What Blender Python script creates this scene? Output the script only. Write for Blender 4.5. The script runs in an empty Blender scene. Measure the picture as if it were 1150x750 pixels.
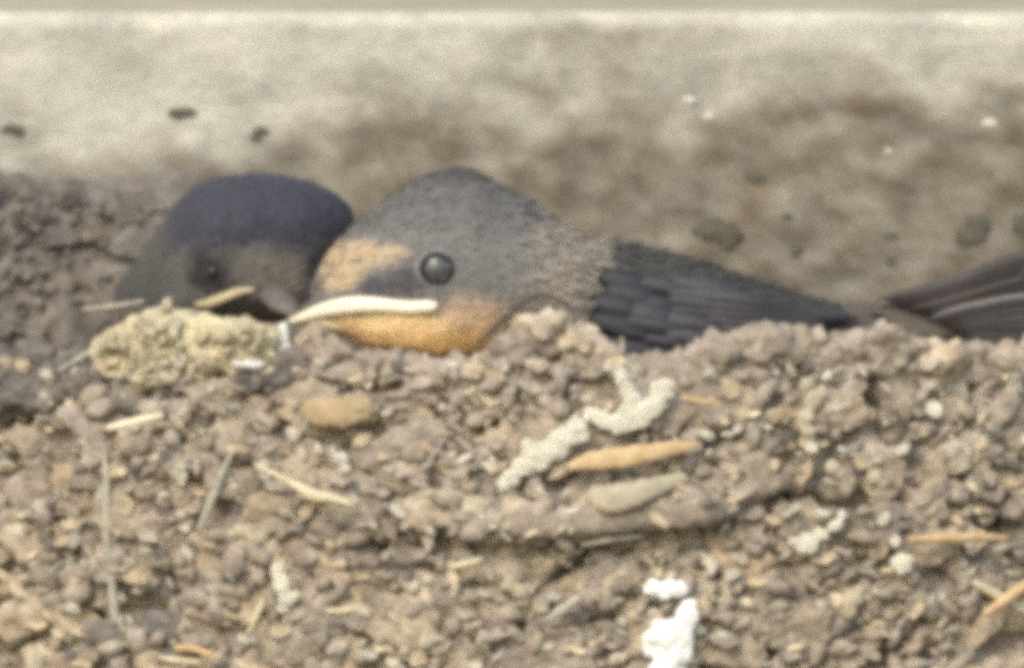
import bpy, bmesh, math, random
import numpy as np
from mathutils import Vector, Matrix, noise
R = math.radians
random.seed(7); rng = np.random.default_rng(7)
scene = bpy.context.scene
col = scene.collection

# ---------------------------------------------------------------- camera, sky, sun, exposure
U = 1e-4                 # one tenth of a millimetre
DIST = 3.0               # telephoto view of a nest three metres away
cam_d = bpy.data.cameras.new('camera'); cam = bpy.data.objects.new('camera', cam_d); col.objects.link(cam)
cam.location = (0, -DIST, 0); cam.rotation_euler = (R(90), 0, 0)
cam_d.sensor_width = 36; cam_d.lens = 36 * DIST / (1150 * U)
cam_d.clip_start = 0.05; cam_d.clip_end = 500
cam_d.dof.use_dof = True; cam_d.dof.focus_distance = DIST - 0.006; cam_d.dof.aperture_fstop = 26
scene.camera = cam
w = bpy.data.worlds.new('World'); scene.world = w; w.use_nodes = True
nt = w.node_tree; bg = nt.nodes['Background']
sky = nt.nodes.new('ShaderNodeTexSky'); sky.sky_type = 'NISHITA'; sky.sun_disc = False
SUN_EL, SUN_AZ = 40, -26        # degrees; azimuth measured from straight behind the camera, negative = left
sky.sun_elevation = R(SUN_EL); sky.sun_rotation = R(180 - SUN_AZ)
sky.air_density = 1.6; sky.dust_density = 2.0; sky.ozone_density = 0.6
nt.links.new(sky.outputs[0], bg.inputs[0]); bg.inputs[1].default_value = 0.14
sd = bpy.data.lights.new('sun', 'SUN'); sun = bpy.data.objects.new('sun', sd); col.objects.link(sun)
sd.energy = 1.4; sd.angle = R(28); sd.color = (1.0, 0.92, 0.79)
d_from = Vector((math.sin(R(SUN_AZ)) * math.cos(R(SUN_EL)), -math.cos(R(SUN_AZ)) * math.cos(R(SUN_EL)), math.sin(R(SUN_EL))))
sun.rotation_euler = d_from.to_track_quat('Z', 'Y').to_euler(); sun.location = d_from * 5
vs = scene.view_settings
vs.view_transform = 'Standard'; vs.look = 'None'; vs.gamma = 1; vs.exposure = 0.6
scene.cycles.use_denoising = False     # keeps a little sensor-like grain
scene.cycles.pixel_filter_type = 'BLACKMAN_HARRIS'; scene.cycles.filter_width = 8.0   # the soft long lens

GROUND_Z = -1.65
WALL_Y = 520             # depth of the wall face in tenths of a millimetre

# ---------------------------------------------------------------- helpers
def P(px, py, d=0.0):
    s = 1 + d * U / DIST
    return Vector(((px - 575) * U * s, d * U, (375 - py) * U * s))

def Pn(px, py, d):
    px, py, d = np.asarray(px, float), np.asarray(py, float), np.asarray(d, float)
    s = 1 + d * U / DIST
    return np.stack(np.broadcast_arrays((px - 575) * U * s, d * U, (375 - py) * U * s), -1)

def link(name, me, mat=None, parent=None, smooth=True):
    o = bpy.data.objects.new(name, me); col.objects.link(o)
    if mat and not me.materials: me.materials.append(mat)
    if smooth: me.polygons.foreach_set('use_smooth', [True] * len(me.polygons))
    if parent:
        o.parent = parent
        o.matrix_parent_inverse = Matrix.Translation(parent.location).inverted()
    return o

def mesh(name, v, f):
    me = bpy.data.meshes.new(name); me.from_pydata([tuple(p) for p in v], [], [tuple(q) for q in f]); me.update(); return me

def colour(me, cols):
    a = me.color_attributes.new('pigment', 'FLOAT_COLOR', 'POINT')
    c = np.ones((len(me.vertices), 4)); c[:, :3] = cols
    a.data.foreach_set('color', c.ravel().astype(np.float32))

def tag(o, label=None, cat=None, group=None, kind=None):
    if label: o['label'] = label
    if cat: o['category'] = cat
    if group: o['group'] = group
    if kind: o['kind'] = kind
    return o

def empty(name, loc, label, cat, group=None):
    o = bpy.data.objects.new(name, None); col.objects.link(o); o.location = loc
    o.empty_display_size = 0.01
    return tag(o, label, cat, group)

def nz(p, s):            # noise at a tenth-mm-based scale
    return noise.noise(Vector(p) * s)

def fbm(p, s, o=4):
    return noise.fractal(Vector(p) * s, 0.9, 2.1, o)

def smooth01(x):
    x = np.clip(x, 0, 1); return x * x * (3 - 2 * x)

def cr(table, n):        # catmull-rom through the rows of a table
    t = np.array(table, float); k = len(t)
    t = np.vstack([2 * t[0] - t[1], t, 2 * t[-1] - t[-2]])
    u = np.linspace(0, k - 1, n); i = np.minimum(u.astype(int), k - 2); f = (u - i)[:, None]
    a, b, c, d = t[i], t[i + 1], t[i + 2], t[i + 3]
    return 0.5 * ((2 * b) + (c - a) * f + (2 * a - 5 * b + 4 * c - d) * f**2 + (3 * b - a - 3 * c + d) * f**3)

# ---------------------------------------------------------------- materials
class NT:
    def __init__(s, name):
        s.m = bpy.data.materials.new(name); s.m.use_nodes = True; s.t = s.m.node_tree
        s.b = s.t.nodes['Principled BSDF']
    def n(s, kind, **kw):
        x = s.t.nodes.new(kind)
        for k, v in kw.items():
            if k.startswith('i_'):
                x.inputs[k[2:].replace('_', ' ')].default_value = v
            else: setattr(x, k, v)
        return x
    def l(s, a, b): s.t.links.new(a, b)
    def coords(s, scale=(1, 1, 1), obj=True):
        c = s.n('ShaderNodeTexCoord'); mp = s.n('ShaderNodeMapping'); mp.inputs['Scale'].default_value = scale
        g = s.n('ShaderNodeNewGeometry') if not obj else None
        s.l(g.outputs['Position'] if g else c.outputs['Object'], mp.inputs['Vector']); return mp.outputs[0]
    def noise(s, vec, scale, detail=5, rough=0.6, dist=0.0):
        x = s.n('ShaderNodeTexNoise'); x.inputs['Scale'].default_value = scale; x.inputs['Detail'].default_value = detail
        x.inputs['Roughness'].default_value = rough; x.inputs['Distortion'].default_value = dist
        s.l(vec, x.inputs['Vector']); return x.outputs['Fac']
    def ramp(s, fac, stops):
        x = s.n('ShaderNodeValToRGB'); e = x.color_ramp.elements
        while len(e) < len(stops): e.new(0.5)
        for q, (p, c) in zip(e, stops): q.position = p; q.color = (*c, 1)
        s.l(fac, x.inputs[0]); return x.outputs[0]
    def mix(s, a, b, fac, mode='MIX'):
        x = s.n('ShaderNodeMix', data_type='RGBA', blend_type=mode)
        for v, i in ((fac, 0), (a, 6), (b, 7)):
            if hasattr(v, 'links'): s.l(v, x.inputs[i])
            else: x.inputs[i].default_value = v if i == 0 else (*v, 1)
        return x.outputs[2]
    def bump(s, h, strength, dist):
        x = s.n('ShaderNodeBump'); x.inputs['Strength'].default_value = strength; x.inputs['Distance'].default_value = dist
        s.l(h, x.inputs['Height']); s.l(x.outputs[0], s.b.inputs['Normal'])
    def base(s, c, rough=0.9, spec=0.2):
        if hasattr(c, 'links'): s.l(c, s.b.inputs['Base Color'])
        else: s.b.inputs['Base Color'].default_value = (*c, 1)
        s.b.inputs['Roughness'].default_value = rough
        s.b.inputs['Specular IOR Level'].default_value = spec

def grey(x): return (x, x, x)

def mud(name, lo, mid, hi, obj_random=True):
    m = NT(name); v = m.coords(obj=False)
    big = m.noise(v, 260, 4, 0.65, 0.6)
    c = m.ramp(big, [(0.30, lo), (0.5, mid), (0.70, hi)])
    v2 = m.coords((1, 1, 1.8), obj=False)
    c = m.mix(c, m.ramp(m.noise(v2, 620, 3, 0.6, 0.8), [(0.32, (0.74, 0.74, 0.74)), (0.5, grey(1.0)), (0.68, (1.28, 1.25, 1.20))]), 1.0, 'MULTIPLY')
    fine = m.noise(v, 1500, 5, 0.7)
    c = m.mix(c, m.ramp(fine, [(0.25, grey(0.72)), (0.5, grey(0.97)), (0.75, grey(1.16))]), 1.0, 'MULTIPLY')
    if obj_random:
        oi = m.n('ShaderNodeObjectInfo')
        r = m.ramp(oi.outputs['Random'], [(0, (0.74, 0.73, 0.74)), (0.3, (0.90, 0.90, 0.92)), (0.6, (1.0, 0.97, 0.93)), (0.85, (1.12, 1.09, 1.02)), (1, (1.28, 1.24, 1.13))])
        c = m.mix(c, r, 0.85, 'MULTIPLY')
    m.base(c, 0.93, 0.15)
    m.bump(m.noise(v, 700, 7, 0.7), 0.5, 0.0009)
    return m.m

M_mud = mud('mud_grey', (0.28, 0.236, 0.192), (0.39, 0.333, 0.273), (0.54, 0.475, 0.40))
M_mud_tan = mud('mud_tan', (0.33, 0.270, 0.200), (0.47, 0.398, 0.308), (0.64, 0.56, 0.45))
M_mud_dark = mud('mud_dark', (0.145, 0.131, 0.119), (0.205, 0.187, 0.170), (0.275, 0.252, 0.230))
M_mud_warm = mud('mud_warm', (0.32, 0.25, 0.185), (0.42, 0.335, 0.255), (0.50, 0.41, 0.32))
M_ridge = mud('smooth_mud', (0.20, 0.17, 0.148), (0.27, 0.235, 0.205), (0.35, 0.305, 0.265))
M_shell = mud('mud_shell', (0.28, 0.236, 0.190), (0.38, 0.325, 0.266), (0.53, 0.465, 0.39), False)
M_pale = mud('pale_grit', (0.44, 0.40, 0.33), (0.56, 0.52, 0.43), (0.68, 0.64, 0.54), False)
M_lining = mud('pale_lining', (0.40, 0.355, 0.245), (0.53, 0.475, 0.335), (0.66, 0.60, 0.44))

def simple(name, lo, hi, rough=0.7, spec=0.3, scale=700, bump=0.4, bd=0.0004, stretch=(1, 1, 1)):
    m = NT(name); v = m.coords(stretch, obj=False)
    m.base(m.ramp(m.noise(v, scale, 5, 0.65), [(0.3, lo), (0.7, hi)]), rough, spec)
    m.bump(m.noise(v, scale * 1.7, 5, 0.7), bump, bd); return m.m

M_straw = simple('straw', (0.50, 0.42, 0.26), (0.78, 0.70, 0.50), 0.6)
M_straw_bright = simple('bright_straw', (0.78, 0.70, 0.48), (0.92, 0.86, 0.68), 0.5)
M_straw_grey = simple('weathered_straw', (0.36, 0.33, 0.27), (0.55, 0.51, 0.43), 0.8)
M_straw_tan = simple('tan_straw', (0.50, 0.33, 0.16), (0.72, 0.54, 0.32), 0.7)
M_white = simple('white_dropping', (0.80, 0.80, 0.78), (0.90, 0.90, 0.88), 0.7, 0.3, 500, 0.5, 0.0005)
M_chalk = simple('chalky_dropping', (0.62, 0.59, 0.48), (0.84, 0.79, 0.66), 0.9, 0.1, 600, 0.8, 0.0008)
M_bark = simple('tan_bark', (0.50, 0.34, 0.17), (0.76, 0.60, 0.38), 0.8, 0.2, 500)
M_flake = simple('ochre_flake', (0.36, 0.27, 0.165), (0.52, 0.40, 0.25), 0.85, 0.15, 500)
M_husk = simple('pale_husk', (0.36, 0.31, 0.22), (0.58, 0.52, 0.40), 0.8, 0.2, 600)
M_speck = simple('wall_speck', (0.115, 0.11, 0.086), (0.175, 0.165, 0.13), 0.95, 0.1, 700, 0.8, 0.0008)
M_chip = simple('pale_chip', (0.6, 0.56, 0.5), (0.75, 0.71, 0.64), 0.8)
M_down = simple('white_down', (0.62, 0.61, 0.58), (0.8, 0.79, 0.75), 0.8)

def feather_mat(name, sheen=0.2, rough=0.62):
    m = NT(name); a = m.n('ShaderNodeAttribute', attribute_name='pigment')
    v = m.coords((1, 1, 1), obj=False)
    c = m.mix(a.outputs['Color'], m.ramp(m.noise(v, 1100, 4, 0.7), [(0.3, grey(0.85)), (0.7, grey(1.13))]), 1.0, 'MULTIPLY')
    m.base(c, rough, 0.35); m.b.inputs['Sheen Weight'].default_value = sheen; m.b.inputs['Sheen Roughness'].default_value = 0.5
    m.bump(m.noise(v, 1600, 5, 0.7), 0.35, 0.0005)
    return m.m
M_feather = feather_mat('plumage', 0.12)
M_quill = feather_mat('flight_feather', 0.05, 0.5)
def flat(name, c, rough, spec, coat=0):
    m = NT(name); v = m.coords((1, 1, 1), obj=False)
    m.base(m.mix(c, m.ramp(m.noise(v, 2000, 3), [(0.3, grey(0.8)), (0.7, grey(1.15))]), 1.0, 'MULTIPLY'), rough, spec)
    m.b.inputs['Coat Weight'].default_value = coat; m.b.inputs['Coat Roughness'].default_value = 0.05
    return m.m
M_eye = flat('eye_gloss', (0.075, 0.075, 0.08), 0.4, 0.5, 0.5)
M_eye_dark = flat('dark_eye', (0.02, 0.02, 0.022), 0.2, 0.3, 0.0)
M_lid = flat('eyelid_skin', (0.022, 0.022, 0.025), 0.7, 0.2)
M_lid_pale = flat('pale_eyelid', (0.24, 0.24, 0.245), 0.7, 0.2)
M_beak = flat('beak_horn', (0.20, 0.165, 0.13), 0.45, 0.4)
M_beak_grey = simple('grey_beak', (0.09, 0.083, 0.078), (0.19, 0.17, 0.15), 0.6, 0.3, 900)
M_gape = flat('cream_gape', (0.93, 0.84, 0.66), 0.5, 0.4)
M_gape_lower = flat('buff_mandible', (0.74, 0.60, 0.38), 0.6, 0.3)
M_gape_dull = flat('dull_gape', (0.52, 0.43, 0.28), 0.5, 0.4)

# ---------------------------------------------------------------- the setting
gm = NT('earth_ground'); v = gm.coords(obj=False)
gm.base(gm.ramp(gm.noise(v, 3, 8, 0.7), [(0.3, (0.12, 0.10, 0.07)), (0.7, (0.26, 0.23, 0.17))]), 0.95, 0.1)
gm.bump(gm.noise(v, 40, 8, 0.7), 0.6, 0.02)
g = link('ground', mesh('ground', [(-200, -200, GROUND_Z), (200, -200, GROUND_Z), (200, 200, GROUND_Z), (-200, 200, GROUND_Z)], [(0, 1, 2, 3)]), gm.m, smooth=False)
tag(g, kind='structure')

def wall_stain(px, py):
    """mud smeared over the concrete round the nest, 0..1, and a greenish film"""
    p = Vector((px * 0.01, py * 0.013, 0))
    n = noise.fractal(p * 0.9, 0.9, 2, 4); n2 = noise.fractal(p * 2.3 + Vector((9, 3, 1)), 0.9, 2, 4)
    edge = 125 - 100 * smooth01((px - 130) / 380) - 5 * smooth01((px - 700) / 400)  # mud edge also paints in the light's falloff from the bright upper left
    a = smooth01((py - edge + 70 * n) / 130)
    a = float(a) * (0.82 + 0.35 * n2)
    return min(1, max(0, a))

cm = NT('stained_concrete'); v = cm.coords((1, 1, 1.5), obj=False)
att = cm.n('ShaderNodeAttribute', attribute_name='pigment')
c = cm.mix(att.outputs['Color'], cm.ramp(cm.noise(v, 120, 6, 0.65, 0.4), [(0.28, (0.74, 0.74, 0.75)), (0.5, (0.97, 0.97, 0.97)), (0.72, (1.16, 1.15, 1.12))]), 1.0, 'MULTIPLY')
c = cm.mix(c, cm.ramp(cm.noise(v, 900, 5, 0.7), [(0.25, grey(0.82)), (0.75, grey(1.14))]), 1.0, 'MULTIPLY')
cm.base(c, 0.95, 0.12)
cm.bump(cm.noise(v, 500, 8, 0.72), 0.55, 0.0009)

def sheet(xs, zs, fy, top=True):
    pass

# wall: a slab whose front face is a fine relief near the nest, with a chamfered top edge at py = 16
xs = np.unique(np.concatenate([np.linspace(-14000, -1200, 30), np.linspace(-1200, 2400, 300), np.linspace(2400, 15000, 30)]))
zs = np.unique(np.concatenate([[14, 17, 20, 24, 29], np.linspace(34, 900, 110), np.linspace(900, 16400, 50)]))
V = []; C = []
for j, py in enumerate(zs):
    for px in xs:
        ch = max(0.0, (26 - py)) * 0.9
        n = fbm((px * .01, py * .016, 3), 1.0, 5); n2 = fbm((px * .035, py * .05, 8), 1.0, 4)
        st = wall_stain(px, py)
        d = WALL_Y + ch - (3.0 * n + 1.6 * n2) - 4 * st
        V.append(P(px, py, d))
        clean = np.array((0.56, 0.54, 0.47)) * (1 + .12 * n2 + .07 * n); mudc = np.array((0.176, 0.144, 0.108)) * (1 + .12 * float(smooth01((140 - py) / 120))) * (1 + .34 * n2 + .16 * n); green = np.array((0.186, 0.178, 0.146)) * (1 + .3 * n2 + .18 * n)
        g_ = float(smooth01((fbm((px * .006, py * .008, 20), 1, 3) + 0.25) * 1.4)) * 0.55 * float(smooth01((900 - px) / 500))
        cc = clean * (1 - st) + (mudc * (1 - g_) + green * g_) * st
        C.append(cc)
nx = len(xs); F = []
for j in range(len(zs) - 1):
    for i in range(nx - 1):
        a = j * nx + i; F.append((a, a + nx, a + nx + 1, a + 1))
# back, top and sides of the slab
def edge_pt(px, py, y): return P(px, py, 0) + Vector((0, y, 0))
top = list(range(nx)); bot = list(range((len(zs) - 1) * nx, len(zs) * nx))
off = len(V)
for i in top: V.append((V[i][0], 0.30, V[i][2])); C.append(C[i])
for i in bot: V.append((V[i][0], 0.30, V[i][2])); C.append(C[i])
for i in range(nx - 1):
    F.append((top[i], top[i + 1], off + i + 1, off + i))
    F.append((off + nx + i, off + nx + i + 1, bot[i + 1], bot[i]))
    F.append((off + i, off + i + 1, off + nx + i + 1, off + nx + i))
me = mesh('wall', V, F); colour(me, np.array(C))
wall = link('concrete_wall', me, cm.m)
tag(wall, 'pale concrete wall smeared with brown mud behind the nest', 'wall')

# timber board that sits back above the wall's chamfered top
bm_ = NT('weathered_board'); v = bm_.coords((1, 1, 14), obj=False)
bm_.base(bm_.ramp(bm_.noise(v, 30, 6, 0.6), [(0.3, (0.30, 0.285, 0.24)), (0.7, (0.42, 0.40, 0.345))]), 0.9, 0.15)
bm_.bump(bm_.noise(v, 90, 6, 0.6), 0.4, 0.0006)
b = bmesh.new(); bmesh.ops.create_cube(b, size=1)
for vv in b.verts: vv.co = Vector((vv.co.x * 2.9 + 0.05, vv.co.y * 0.2 + 0.10 + WALL_Y * U + 0.0014, vv.co.z * 0.30 + 0.15 + 0.0362))
bmesh.ops.bevel(b, geom=b.edges[:], offset=0.0002, segments=2, affect='EDGES')
me = bpy.data.meshes.new('board'); b.to_mesh(me)
o = link('timber_board', me, bm_.m, smooth=False)
tag(o, 'thin strip of weathered grey board along the top above the wall', 'board')

# ---------------------------------------------------------------- nest
RX, RY, CX = 1000.0, 640.0, 620.0       # half width, reach from the wall, centre
RIM = 405.0
def r_of(t): return math.sqrt(max(0.02, 1 - (0.82 * t) ** 2))
HOLLOWS = [(980, 462, 13, 34, 46), (103, 700, 14, 18, 40), (860, 716, 20, 22, 28), (394, 436, 12, 8, 26), (640, 470, 30, 8, 14), (165, 680, 34, 22, 22), (1140, 590, 34, 9, 20), (900, 560, 70, 8, 16), (448, 612, 60, 7, 20), (15, 470, 12, 22, 30), (545, 480, 22, 8, 16), (1095, 440, 8, 20, 20), (735, 690, 9, 30, 14), (300, 570, 8, 14, 18)]
def outer_depth(px, py):
    return shape_depth(px, py) + relief(px, py)
def relief(px, py):
    wx = float(smooth01((px - 370) / 120) * smooth01((870 - px) / 90)); crest = 592 + 10 * math.sin(px * .013) - .03 * (px - 600)
    d = -20 * wx * float(smooth01((py - crest + 70) / 55)) * float(1 - smooth01((py - crest) / 12))
    d += 6 * wx * float(smooth01((py - crest) / 10)) * float(1 - smooth01((py - crest - 25) / 60))
    for (a, b_, rx, ry, h) in HOLLOWS:
        q = ((px - a) / rx) ** 2 + ((py - b_) / ry) ** 2
        if q < 6: d += h * 1.5 * math.exp(-q * q)
    return d
def in_hollow(px, py, m=1.0):
    return any(((px - a) / rx) ** 2 + ((py - b_) / ry) ** 2 < m for (a, b_, rx, ry, h) in HOLLOWS)
def shape_depth(px, py):
    t = max(0, (py - RIM) / 1150.0); r = r_of(min(t, 1))
    q = 1 - ((px - CX) / (RX * r)) ** 2
    return WALL_Y - RY * r * math.sqrt(max(0.0, q)) * (0.93 if py < RIM else 1)

nest = empty('bird_nest', P(CX, 900, WALL_Y), 'mud cup nest of crumbly brown pellets and straw built against the wall', 'nest')

# shell: profile in (radius factor, py) swept over half an ellipse
prof = []
for k in range(26):
    t = 1 - k / 25; prof.append((r_of(t) if t < 1 else 0.55, RIM + 8 + 1150 * t))
prof = [(0.05, RIM + 1190)] + prof
prof += [(0.985, RIM - 2), (0.95, RIM - 8), (0.90, RIM - 6), (0.86, RIM + 8), (0.82, RIM + 50), (0.76, RIM + 120), (0.62, RIM + 200), (0.4, RIM + 260), (0.05, RIM + 280)]
pr = []
for (a, b2) in zip(prof[:-1], prof[1:]):
    n = max(1, int(abs(b2[1] - a[1]) / 5)) if min(a[1], b2[1]) < 900 else 3
    n = max(n, int(abs(b2[0] - a[0]) * 60))
    for k in range(n): pr.append((a[0] + (b2[0] - a[0]) * k / n, a[1] + (b2[1] - a[1]) * k / n))
pr.append(prof[-1])
NP = 620; V = []
for (r, py) in pr:
    for i in range(NP + 1):
        ph = math.pi * i / NP
        px = CX - RX * r * math.cos(ph); d = WALL_Y + 12 - RY * r * math.sin(ph)
        n = fbm((px * .013, py * .017, d * .013), 1.0, 5); n2 = fbm((px * .05, py * .06, d * .05), 1.0, 4)
        front = float(smooth01((d - 300) / -200)) if r > .84 else 0
        vd = noise.voronoi(Vector((px * .034, py * .04, d * .03)))[0]; vd2 = noise.voronoi(Vector((px * .085, py * .1, d * .08)))[0]
        k = 1 + (12 * n + 5 * n2 + 9 * (.45 - vd[0]) + 4 * (.45 - vd2[0]) - (relief(px, py) if r > .9 and -100 < px < 1250 else 0)) / RY
        V.append(P(CX + (px - CX) * k, py + 10 * n2 + 8 * n, WALL_Y + 12 + (d - WALL_Y - 12) * k))
F = []
for j in range(len(pr) - 1):
    for i in range(NP):
        a = j * (NP + 1) + i; F.append((a, a + 1, a + NP + 2, a + NP + 1))
shell = link('mud_shell', mesh('mud_shell', V, F), M_shell, nest)

# a few pellet shapes, shared by all the pellets
def pellet_mesh(seed, sub=4, rough=0.32, mat=None):
    b = bmesh.new(); bmesh.ops.create_icosphere(b, subdivisions=sub, radius=1)
    off = Vector((seed * 7.3, seed * 1.7, -seed * 3.1))
    for v in b.verts:
        p = v.co.copy(); n = noise.fractal(p * 1.1 + off, 0.9, 2, 3)
        cell = noise.cell(p * 1.3 + off); vor = noise.voronoi(p * 1.9 + off)[0][0]
        v.co = p * (1 + rough * n * 1.2 - 0.20 * (0.5 - vor) + 0.10 * noise.noise(p * 6 + off))
    me = bpy.data.meshes.new('mud_pellet'); b.to_mesh(me); b.free()
    if mat: me.materials.append(mat)
    me.polygons.foreach_set('use_smooth', [True] * len(me.polygons))
    return me
kinds = {}
for nm, mt in (('g', M_mud), ('t', M_mud_tan), ('d', M_mud_dark), ('w', M_mud_warm), ('l', M_lining), ('p', M_pale)):
    kinds[nm] = [pellet_mesh(i + 10 * ord(nm), 4, 0.45 if nm != 'l' else 0.25, mt) for i in range(7)]
pellet_n = 0
def pellet(px, py, d, rx, rz=None, ry=None, kind='g', name='mud_pellet', rot=None, parent=nest, pool=None):
    global pellet_n
    rz = rz or rx; ry = ry or min(rx, rz) * 0.7
    o = bpy.data.objects.new(name, random.choice(kinds[kind])); col.objects.link(o)
    rot = random.uniform(-0.6, 0.6) if rot is None else rot
    M = Matrix.Translation(P(px, py, d)) @ Matrix.Rotation(rot, 4, 'Y') @ Matrix.Diagonal((rx * U, ry * U, rz * U, 1)) @ Matrix.Rotation(random.choice([0, math.pi, 1.57, -1.57]), 4, 'Z')
    if parent:
        o.parent = parent; o.matrix_parent_inverse = Matrix.Translation(parent.location).inverted()
    o.matrix_basis = M
    pellet_n += 1
    return o

taken = []
def free(px, py, r, k=0.78):
    return all((px - a) ** 2 + (py - b) ** 2 > (k * (r + c)) ** 2 for a, b, c in taken)
# the lumps that make the rim's outline
rim = [(802, 398, 26, 'g'), (836, 396, 24, 'g'), (868, 390, 28, 'g'), (902, 398, 24, 'g'), (934, 414, 22, 'g'), (958, 396, 22, 'g'), (985, 388, 25, 'g'),
       (1016, 400, 25, 'g'), (1052, 410, 28, 't'), (1090, 410, 26, 'g'), (1128, 414, 27, 'g'), (1170, 416, 30, 'g'), (1210, 420, 30, 'g'), (1260, 424, 30, 'g'),
       (610, 370, 27, 'g'), (646, 386, 24, 'g'), (590, 392, 26, 'g'), (668, 404, 24, 'g'), (560, 408, 20, 'g'), (702, 430, 18, 't'), (738, 434, 20, 'g'), (772, 428, 20, 'g'),
       (525, 426, 20, 'g'), (490, 431, 22, 'g'), (450, 428, 20, 'g'), (412, 419, 22, 'g'), (372, 402, 22, 'g'), (350, 380, 15, 'g'), (640, 420, 24, 'w'), (600, 430, 26, 'g')]
for (px, py, r, k) in rim:
    pellet(px, py, outer_depth(px, 420) + 28, r * 1.2, r, r * .9, k); taken.append((px, py, r))
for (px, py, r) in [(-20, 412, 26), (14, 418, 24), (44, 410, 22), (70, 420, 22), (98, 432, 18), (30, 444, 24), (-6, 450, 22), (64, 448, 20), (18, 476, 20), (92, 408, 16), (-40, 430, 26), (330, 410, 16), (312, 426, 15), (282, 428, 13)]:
    pellet(px, py, outer_depth(px, py) + (16 if py < 425 else 2), r * 1.3, r, r * .8, 'd'); taken.append((px, py, r))  # dark pellet colour paints the rear shade down over the left rim
# pellets of the front, dart-thrown
want = 235; tries = 0; cnt = 0
want = 225
while cnt < want and tries < 60000:
    tries += 1
    px, py = rng.uniform(-40, 1190), rng.uniform(415, 790)
    if px > 1150 and rng.random() < .5: continue
    r = rng.choice([13, 17, 21, 25, 30, 35], p=[.12, .2, .26, .22, .14, .06])
    if tries > 20000: r *= 0.8
    if in_hollow(px, py, 1.3) or not free(px, py, r, 0.80): continue
    if 70 < px < 330 and py < 432: continue
    taken.append((px, py, r)); cnt += 1
    x = rng.random(); low = smooth01((py - 560) / 120)
    k = 't' if x < 0.10 + 0.5 * low else ('w' if x < 0.22 + 0.5 * low else 'g')
    if 25 < px < 220 and 400 < py < 450 and x > .5: k = 'd'
    if 130 < px < 200 and 650 < py < 720: k = 'd'
    if 560 < px < 840 and 560 < py < 606: k = 'd' if x > .4 else 'g'
    deep = 8 if 380 < px < 850 and 585 < py < 612 else 0
    pellet(px, py, outer_depth(px, py) + 4 + rng.uniform(-3, 5), r * rng.uniform(1.1, 1.6), r * rng.uniform(0.8, 1.1), r * 0.34, k)

# dark mud on the wall at the left, behind the birds
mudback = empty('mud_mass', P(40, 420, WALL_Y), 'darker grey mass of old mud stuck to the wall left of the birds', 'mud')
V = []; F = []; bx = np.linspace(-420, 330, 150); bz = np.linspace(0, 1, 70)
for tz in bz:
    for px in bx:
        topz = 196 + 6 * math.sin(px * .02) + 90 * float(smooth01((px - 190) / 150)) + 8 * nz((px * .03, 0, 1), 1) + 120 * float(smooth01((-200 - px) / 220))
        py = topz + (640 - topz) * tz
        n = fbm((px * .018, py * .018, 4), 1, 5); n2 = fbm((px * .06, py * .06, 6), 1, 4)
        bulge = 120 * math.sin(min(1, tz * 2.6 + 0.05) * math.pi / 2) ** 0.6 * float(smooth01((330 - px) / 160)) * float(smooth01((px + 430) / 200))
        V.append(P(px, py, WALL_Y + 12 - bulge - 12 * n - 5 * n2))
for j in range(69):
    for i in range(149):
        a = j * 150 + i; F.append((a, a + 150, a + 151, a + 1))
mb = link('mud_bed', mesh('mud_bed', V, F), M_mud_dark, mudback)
bt = []; tries = 0
while len(bt) < 40 and tries < 8000:
    tries += 1
    px, py = rng.uniform(-110, 235), rng.uniform(206, 430); r = rng.uniform(13, 30)
    if px > 190 and py < 240: continue
    if any((px - a) ** 2 + (py - b2) ** 2 < (.8 * (r + c_)) ** 2 for a, b2, c_ in bt): continue
    bt.append((px, py, r))
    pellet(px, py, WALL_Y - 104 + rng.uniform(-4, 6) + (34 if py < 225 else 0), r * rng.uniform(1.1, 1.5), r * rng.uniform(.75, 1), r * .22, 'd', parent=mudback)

# pellets of the flanks and underside, out past the picture, joined
def joined_lumps(name, pts, sub, mat, parent, label=None):
    b = bmesh.new(); bmesh.ops.create_icosphere(b, subdivisions=sub, radius=1)
    b.verts.ensure_lookup_table(); base = np.array([v.co[:] for v in b.verts]); fc = [[v.index for v in f.verts] for f in b.faces]; b.free()
    n0 = len(base); VV = []; FF = []; fa = np.array(fc)
    for k, (p, sx, sy, sz) in enumerate(pts):
        a = random.uniform(0, 6.28); c, s = math.cos(a), math.sin(a)
        q = base * (1 + 0.30 * rng.standard_normal((n0, 1)) * (0.7 if sub < 2 else 0.45))
        q = q * np.array((sx, sy, sz)) * U
        q = np.stack((q[:, 0] * c - q[:, 2] * s, q[:, 1], q[:, 0] * s + q[:, 2] * c), -1)
        VV.append(q + np.array(p)); FF.append(fa + k * n0)
    me = mesh(name, np.concatenate(VV), np.concatenate(FF).tolist())
    o = link(name, me, mat, parent); return tag(o, label, kind='stuff')
pts = []
for k in range(1500):
    ph = rng.uniform(0.02, math.pi - .02); t = rng.uniform(0, 0.98)
    px = CX - RX * r_of(t) * math.cos(ph); py = RIM + 15 + 1150 * t; d = WALL_Y - RY * r_of(t) * math.sin(ph)
    if -40 < px < 1190 and py < 790: continue
    r = rng.uniform(20, 40); pts.append((P(px, py, d), r, r * .8, r * .8))
joined_lumps('outer_pellets', pts, 2, M_mud, nest)
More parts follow.
